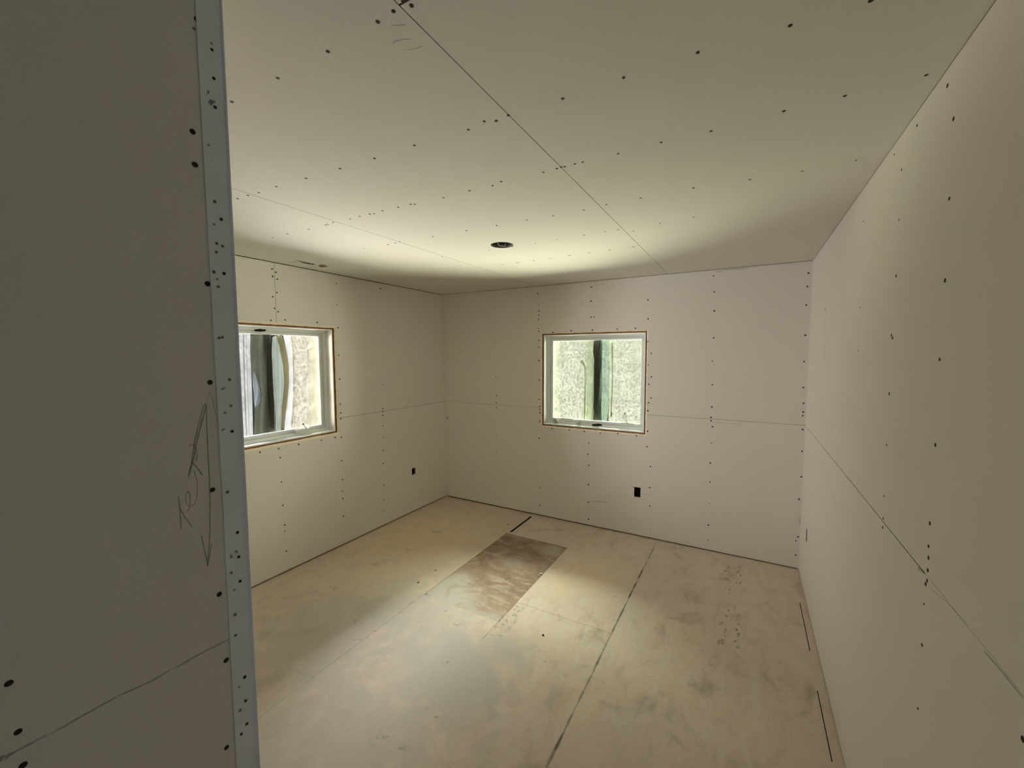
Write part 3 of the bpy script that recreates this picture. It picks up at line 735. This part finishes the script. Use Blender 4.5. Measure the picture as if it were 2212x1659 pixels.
# ------------------------------------------------------------------ windows (structure with parts)
M_BAR = sprinkle('near_black_bar', (0.014, 0.013, 0.008), (0.022, 0.02, 0.012), 30.0)  # near-black tone for the upright bars behind the sheets
def window(name, pl, w, label, bar):
    a0, a1, b0, b1 = w
    root = bpy.data.objects.new(name, None); COL.objects.link(root)
    root.location = W(pl, (a0+a1)/2, b0, 0.08); tag(root, label, 'window', kind='structure')
    def ring(nm, i0, i1, d0, d1, m, par=root, bev=0.0, box=None):
        x0, x1, z0, z1 = box or (a0, a1, b0, b1); mb = MB()
        mb.pbox(pl, x0+i0, x0+i1, z0+i0, z1-i0, d0, d1); mb.pbox(pl, x1-i1, x1-i0, z0+i0, z1-i0, d0, d1)
        mb.pbox(pl, x0+i1, x1-i1, z0+i0, z0+i1, d0, d1); mb.pbox(pl, x0+i1, x1-i1, z1-i1, z1-i0, d0, d1)
        o = mb.build(nm, m, par)
        if bev: bevel(o, bev)
        return o
    bk = ring('rough_opening', -0.004, 0.013, T+0.012, WT, M_BUCK); bk['label'] = 'brown rough lumber round the window'
    jm = ring('jamb', 0.012, 0.021, T+0.004, 0.150, M_VINYL, bev=0.001); jm['label'] = 'white jamb box'
    fr = ring('frame', 0.021, 0.044, 0.100, 0.152, M_VINYL, bev=0.002)
    ring('frame_stop', 0.044, 0.052, 0.112, 0.150, M_VINYL2, fr, 0.001)
    bx = (a0+0.046, a1-0.046, b0+0.046, b1-0.046)
    sa = ring('sash', 0.0, 0.026, 0.122, 0.150, M_VINYL, bev=0.003, box=bx)
    gmb = MB().pbox(pl, bx[0]+0.024, bx[1]-0.024, bx[2]+0.024, bx[3]-0.024, 0.138, 0.141)
    gg = gmb.build('glass', M_GLASS, sa); gg['label'] = 'clear window pane'
    mm = MB().pbox(pl, bar[0], bar[1], b0-0.02, b1+0.02, 0.192, 0.195)
    m2 = mm.build('mullion', M_BAR, root); m2['label'] = 'dark upright bar behind the sheets'
    return root
win1 = window('window_1', 'B', BW, 'white vinyl window in the back wall, greenish sheets outside it', (uv(1282.5, 830, 'B', 0.192)[0], uv(1300, 830, 'B', 0.192)[0]))
win2 = window('window_2', 'L', LW, 'white vinyl window in the left wall, half hidden by the partition', (uv(572, 830, 'L', 0.192)[0], uv(590, 830, 'L', 0.192)[0]))

def hardware(pl, root, base_px, d, handle_px=None, hr=0.004, nm='crank_handle'):
    p0 = uv(base_px[0], base_px[1], pl, d); p1 = uv(base_px[2], base_px[3], pl, d)
    c = ((p0[0]+p1[0])/2, (p0[1]+p1[1])/2); hw = abs(p1[0]-p0[0])/2; hh = max(abs(p1[1]-p0[1])/2, 0.008)
    mb = MB().pbox(pl, c[0]-hw, c[0]+hw, c[1]-hh, c[1]+hh, d-0.006, d+0.020)
    o = mb.build('crank_base', M_VINYL2, root); bevel(o, 0.004, 3)
    if handle_px:
        pts = [at(u, v, pl, d-0.014-0.002*i) for i, (u, v) in enumerate(handle_px)]
        hb = MB().tube(pts, [hr*1.3, hr, hr*0.9][:len(pts)]+[hr]*(len(pts)-3), 8)
        h = hb.build(nm, M_VINYL2, o, smooth=True)
        kb = MB().tube([at(handle_px[-1][0], handle_px[-1][1], pl, d-0.010), at(handle_px[-1][0], handle_px[-1][1], pl, d-0.030)], 0.007, 10)
        kb.build('knob', M_STEEL, o, smooth=True)
    return o
hardware('B', win1, (1341, 913, 1371, 918), 0.085, [(1356, 916), (1354, 909), (1351.5, 901), (1349.5, 894)])
hardware('B', win1, (1211, 904, 1238, 907), 0.085)
hardware('L', win2, (637, 929, 671, 932), 0.085, [(662, 926), (658, 921), (655, 916)])
# dark notches in the frames
def ellipse_mark(pl, u, v, ru, rv, d, root, name, m):
    mb = MB(); n = 20
    c = uv(u, v, pl, d); mb.v.append(W(pl, c[0], c[1], d))
    for i in range(n):
        a = 2*math.pi*i/n; q = uv(u+ru*math.cos(a)*random.uniform(.9, 1.05), v+rv*math.sin(a)*random.uniform(.8, 1.1), pl, d); mb.v.append(W(pl, q[0], q[1], d))
    for i in range(n): mb.f.append([0, 1+i, 1+(i+1) % n]); mb.m.append(0)
    o = mb.build(name, m, root); return o
o = ellipse_mark('B', 1289.5, 918.2, 12, 3.0, 0.099, win1, 'drain_hole', M_DARK); o['label'] = 'dark oval hole in the bottom of the frame'
o = ellipse_mark('L', 562, 713.5, 14, 3.2, 0.099, win2, 'drain_hole', M_DARK); o['label'] = 'dark oval hole in the top of the frame'

# crumpled tape rolls lying on the back window's sill
def lump(name, c, r, m, label, cat, flat=0.7, group=None, n=10):
    vs, fs = [], []; rr = random.Random(int(abs(c[0]*1e4+c[1]*1e3)))
    rows = 7
    for i in range(rows+1):
        th = math.pi*i/rows
        for j in range(n):
            a = 2*math.pi*j/n; k = r*(1+rr.uniform(-.22, .22))
            vs.append((c[0]+k*math.sin(th)*math.cos(a), c[1]+k*math.sin(th)*math.sin(a)*0.8, c[2]+r*flat+k*flat*math.cos(th)))
    for i in range(rows):
        for j in range(n): fs.append([i*n+j, i*n+(j+1) % n, (i+1)*n+(j+1) % n, (i+1)*n+j])
    o = mesh(name, vs, fs, m, origin=c)
    return tag(o, label, cat, group)
sz = BW[2]+0.0265
M_LUMP = sprinkle('dusty_grey_plastic', (0.42, 0.42, 0.38), (0.55, 0.55, 0.5), 60.0)
def onsill(u, dd, r, nm, lab, cat):
    p = at(u, 912, 'B', dd); lump(nm, (float(p[0]), float(p[1]), sz), r, M_LUMP, lab, cat)
onsill(1201, 0.062, 0.030, 'tape_wad', 'larger grey crumpled wad in the left corner of the back window sill', 'tape wad')
onsill(1250, 0.055, 0.027, 'tape_wad', 'flattened grey wad on the back window sill, left of the dark oval hole', 'tape wad')
for i, (u, dd, lab) in enumerate(((1286, 0.0, 'left one of two white gypsum crumbs at the middle of the back window sill'), (1293, 0.0, 'right one of two white gypsum crumbs at the middle of the back window sill'))):
    p = at(u, 925, 'B', 0.03); lump('gypsum_crumb', (float(p[0]), D+0.035, sz), 0.006, M_CHIP, lab, 'crumb')

# ------------------------------------------------------------------ fabric sheets hung outside the windows
def cloth(name, pl, left, right, d, m, parent=None, label=None, cat=None, cols=14, rows=36, wave=0.006, jag=0.0, freq=3.0, ph=0.0, group=None):
    """left / right: pixel polylines of the two side edges, top to bottom; hung at depth d outside the wall face"""
    def interp(pts, t_):
        s_ = t_*(len(pts)-1); i = min(int(s_), len(pts)-2); f = s_-i
        return (pts[i][0]+(pts[i+1][0]-pts[i][0])*f, pts[i][1]+(pts[i+1][1]-pts[i][1])*f)
    vs, fs = [], []
    for r in range(rows+1):
        t_ = r/rows; L = interp(left, t_); R_ = interp(right, t_)
        jl = random.uniform(-jag, jag)
        for c in range(cols+1):
            s_ = c/cols; u = L[0]+(R_[0]-L[0])*s_+jl*((1-s_) if jag else 0)+(random.uniform(-jag, jag)*s_ if jag else 0); v = L[1]+(R_[1]-L[1])*s_
            q = uv(u, v, pl, d)
            dd = d+wave*math.sin(freq*2*math.pi*s_+ph+1.5*math.sin(3*t_+ph))+wave*0.6*math.sin(5*t_+7*s_+ph)
            vs.append(W(pl, q[0], q[1], dd))
    for r in range(rows):
        for c in range(cols):
            k = r*(cols+1)+c; fs.append([k, k+1, k+cols+2, k+cols+1])
    bc = vs[rows*(cols+1)+cols//2]
    o = mesh(name, vs, fs, m, parent, smooth=True, origin=None if parent is not None else bc)
    if parent is None: tag(o, label, cat, group)
    elif label: o['label'] = label
    return o
DP = 0.172
cA = cloth('fabric_sheet', 'B', [(1192, 731), (1192, 820), (1192, 914)], [(1268, 732), (1268, 780), (1266, 840), (1267, 912)], DP, M_CL_GREEN, None,
      'pale green speckled sheet over the left half of the back window', 'fabric sheet', wave=0.003)
cloth('folded_edge', 'B', [(1267, 730), (1268, 790), (1265.5, 850), (1264, 913)], [(1283, 729), (1281, 760), (1283.5, 780), (1282.5, 830), (1283, 860), (1281, 880), (1284, 890), (1280, 914)], DP+0.01, M_CL_FOLD, cA,
      'darker yellow-green folded edge', wave=0.004, jag=0.5)
cB = cloth('fabric_sheet', 'B', [(1315, 731), (1317, 800), (1316, 860), (1314, 910)], [(1404, 729), (1404, 820), (1403, 920)], DP, M_CL_GREEN, None,
      'pale green speckled sheet over the right half of the back window', 'fabric sheet', wave=0.003, ph=1.0)
cloth('folded_edge', 'B', [(1294, 729), (1291.5, 752), (1292, 765), (1289, 778), (1292, 790), (1295, 803), (1294, 830), (1293, 855), (1291, 872), (1287, 882), (1292, 892), (1296, 914)],
      [(1319, 729), (1318, 800), (1317.5, 850), (1314, 885), (1311, 914)], DP+0.012, M_CL_BLUE, cB, 'blue-green gathered edge', wave=0.005, jag=0.5)
cloth('tape_strip', 'B', [(1316.8, 737), (1317.5, 820), (1314.5, 903)], [(1320.2, 737), (1321, 820), (1318.5, 903)], DP-0.010, M_CL_STRIP, cB, 'white tape strip', cols=3, wave=0.0005)
cloth('tape_strip', 'B', [(1321, 740), (1321.6, 820), (1318.8, 900)], [(1324, 740), (1324.4, 820), (1321.4, 900)], DP-0.010, M_CL_GREY, cB, 'grey tape strip', cols=3, wave=0.0005)
cloth('tape_patch', 'B', [(1257, 777), (1252.5, 783), (1264, 794)], [(1257.5, 777), (1262, 783), (1265, 794)], DP-0.008, M_CL_GREY, cA, 'small grey slanted tape patch', cols=3, rows=6, wave=0.0)
cloth('tape_patch', 'B', [(1318.8, 889), (1318.8, 893), (1318.6, 901)], [(1319.5, 889), (1324.6, 893), (1319.3, 901)], DP-0.011, M_CL_GREY, cB, 'small grey tape corner', cols=3, rows=6, wave=0.0)
cloth('tape_strip', 'B', [(1262.5, 792), (1262.8, 830), (1261.5, 905)], [(1265, 792), (1265, 830), (1264, 905)], DP-0.006, M_CL_GREY, cA, 'grey tape strip', cols=2, wave=0.0)
for q, (a_, b_) in enumerate(((1198, 1208.5), (1384, 1398))):
    cloth('tape_strip', 'B', [(a_, 735), (a_, 820), (a_, 915)], [(b_, 735), (b_+0.5, 820), (b_, 915)], DP-0.008, M_CL_STRIP, (cA, cB)[q], 'white strip at the outer edge', cols=3, wave=0.0005)
# left window
cC = cloth('fabric_sheet', 'L', [(626, 716), (633, 800), (632, 870), (627, 940)], [(694, 716), (694, 800), (696, 930)], DP, M_CL_CREAM, None,
      'cream speckled sheet over the right half of the left window', 'fabric sheet', wave=0.003)
cloth('tape_strip', 'L', [(596, 725), (603, 745), (612, 790), (614, 830), (611, 865), (608, 885), (610, 905), (606, 926)], [(609, 725), (617, 745), (625, 790), (625, 830), (622, 860), (620, 880), (615, 905), (615, 926)],
      DP-0.004, M_CL_TAN, cC, 'olive brown wavy tape strip', cols=4, wave=0.002)
cloth('hem', 'L', [(610, 718), (616, 740), (624, 780), (625, 830), (621, 865), (618, 890), (616, 905), (614, 930)], [(628, 718), (632, 750), (634, 800), (634, 850), (633, 880), (630, 905), (629, 935)],
      DP+0.008, M_CL_STRIP, cC, 'cream hem beside the tape', cols=4, wave=0.003)
cloth('gathered_edge', 'L', [(589, 728), (587.5, 770), (589, 820), (594, 870), (592, 900), (590, 930)], [(604, 722), (612, 780), (615, 830), (612, 870), (609, 905), (607, 932)], DP+0.012, M_CL_GG, cC,
      'grey-green gathered edge', wave=0.006, jag=0.3)
cloth('tape_strip', 'L', [(668, 716), (669, 800), (671, 935)], [(690, 716), (690, 800), (692, 935)], DP-0.008, M_CL_STRIP, cC, 'white strip at the outer edge', cols=3, wave=0.0005)
cD = cloth('fabric_sheet', 'L', [px((XL-DP, 1.33, 1.99)), px((XL-DP, 1.33, 1.5)), px((XL-DP, 1.33, 1.02))], [(541, 718), (541, 760), (543, 800), (545, 860), (547, 950)], DP, M_CL_WHITE, None,
      'white speckled sheet at the partition side of the left window', 'fabric sheet', wave=0.003)
for a_, b_ in ((514, 516), (524, 526.5), (531, 532)):
    cloth('tape_strip', 'L', [(a_, 700), (a_+3, 830), (a_+8, 965)], [(b_, 700), (b_+3, 830), (b_+8, 965)], DP-0.006, M_CL_GREY, cD, 'grey vertical crease strip', cols=2, wave=0.0)
cloth('shaded_drape', 'L', [(540, 724), (541, 780), (545, 810), (552, 850), (551, 890), (548, 945)], [(583, 720), (581, 770), (583, 820), (584.5, 870), (584, 900), (582, 932)], DP+0.012, M_CL_OLIVE, cD,
      'dark olive drape between the two light sheets', wave=0.010, freq=2.0, jag=0.3)
cloth('torn_film', 'L', [(546, 802), (548, 830), (549, 850), (550, 880)], [(551, 806), (561, 836), (567.5, 853), (556, 876)], DP-0.006, M_CL_FILM, cD, 'torn grey-white plastic film', cols=5, rows=12, wave=0.006, jag=0.6)

# ------------------------------------------------------------------ electrical boxes behind the cut-outs
def ebox(pl, r, label, depth=0.055):
    a0, a1, b0, b1 = r; c = ((a0+a1)/2, (b0+b1)/2)
    root = bpy.data.objects.new('electrical_box', None); COL.objects.link(root); root.location = W(pl, c[0], b0, T+depth)
    tag(root, label, 'electrical box')
    e = 0.002; mb = MB(); x0, x1, z0, z1 = a0-e, a1+e, b0-e, b1+e; t_ = 0.0025; d0 = T+0.0015
    mb.pbox(pl, x0-t_, x0, z0-t_, z1+t_, d0, d0+depth); mb.pbox(pl, x1, x1+t_, z0-t_, z1+t_, d0, d0+depth)
    mb.pbox(pl, x0, x1, z0-t_, z0, d0, d0+depth); mb.pbox(pl, x0, x1, z1, z1+t_, d0, d0+depth); mb.pbox(pl, x0-t_, x1+t_, z0-t_, z1+t_, d0+depth, d0+depth+t_)
    mb.build('housing', M_BOX, root)
    cb = MB(); pts = []
    for i in range(9):
        t2 = i/8; pts.append(W(pl, c[0]+0.012*math.sin(6*t2), z1-0.012-(z1-z0-0.03)*t2, d0+0.030+0.010*math.sin(5*t2)))
    cb.tube(pts, 0.0035, 8); q = cb.build('cable', M_BOX, root, smooth=True)
    return root
ebox('L', OUT_L, 'black electrical box in the left wall, low near the back corner')
ebox('B', OUT_B, 'black electrical box in the back wall below the window\'s right side')
ebox('R', OUT_R, 'black electrical box in the right wall, a thin slot seen edge-on near the corner')
# ceiling junction box
jr = bpy.data.objects.new('ceiling_junction_box', None); COL.objects.link(jr); jr.location = (hole_c[0], hole_c[1], H+T+0.0015)
tag(jr, 'round metal junction box in the ceiling with a loop of white cable', 'junction box')
mb = MB(); n = 32
for (r0, z0) in ((HR+0.002, 0.0015), (HR+0.002, 0.052)):
    for i in range(n): mb.v.append((hole_c[0]+r0*math.cos(2*math.pi*i/n), hole_c[1]+r0*math.sin(2*math.pi*i/n), H+T+z0))
for i in range(n): mb.f.append([i, (i+1) % n, n+(i+1) % n, n+i]); mb.m.append(0)
mb.f.append([n+i for i in range(n)]); mb.m.append(0)
mb.build('housing', M_STEEL, jr)
wpx = [(1075, 525.5, -0.016), (1077.5, 529, -0.006), (1081, 530.6, 0.002), (1086, 531.4, 0.006), (1090, 532, 0.004), (1091.5, 530.5, -0.004), (1091.2, 527.5, -0.02)]
cb = MB().tube([at(u, v, 'C', 0.006+z*-0.4) for u, v, z in wpx], 0.0022, 8); cb.build('cable', M_WIRE, jr, smooth=True)

# ------------------------------------------------------------------ small debris on the floor
def debris(u, v, r, name, label, m=M_CHIP, flat=0.5):
    p = at(u, v, 'F'); lump(name, (float(p[0]), float(p[1]), 0.0), r, m, label, 'debris' if 'scrap' in name else 'crumb', flat)
debris(1169.5, 1240.5, 0.011, 'gypsum_crumb', 'white gypsum crumb on the right edge of the brown floor board')
debris(1164, 1244, 0.007, 'gypsum_crumb', 'smaller white crumb just left of the one on the brown board\'s right edge')
debris(1088, 1212, 0.005, 'gypsum_crumb', 'tiny white crumb in the middle of the brown floor board')
debris(796, 1148, 0.013, 'gypsum_scrap', 'pale scrap at the foot of the left wall, nearest the partition')
debris(842, 1124.5, 0.010, 'gypsum_scrap', 'thin scrap at the foot of the left wall, farther toward the corner')
debris(1097.5, 1134, 0.008, 'wood_scrap', 'small dark chip on the floor left of the black slot', M_BROWN)
debris(1173.5, 1373, 0.0075, 'dark_scrap', 'small black chip alone on the floor below the brown board', M_SCREW)
debris(903.5, 1258.5, 0.010, 'wood_scrap', 'thin brown sliver on the floor left of the brown board', M_BROWN, 0.25)
debris(941, 1232.5, 0.006, 'wood_scrap', 'tiny dark chip by the left edge of the brown board', M_BROWN)
debris(966, 1430, 0.007, 'gypsum_crumb', 'white crumb in the grey dust near the middle of the floor')
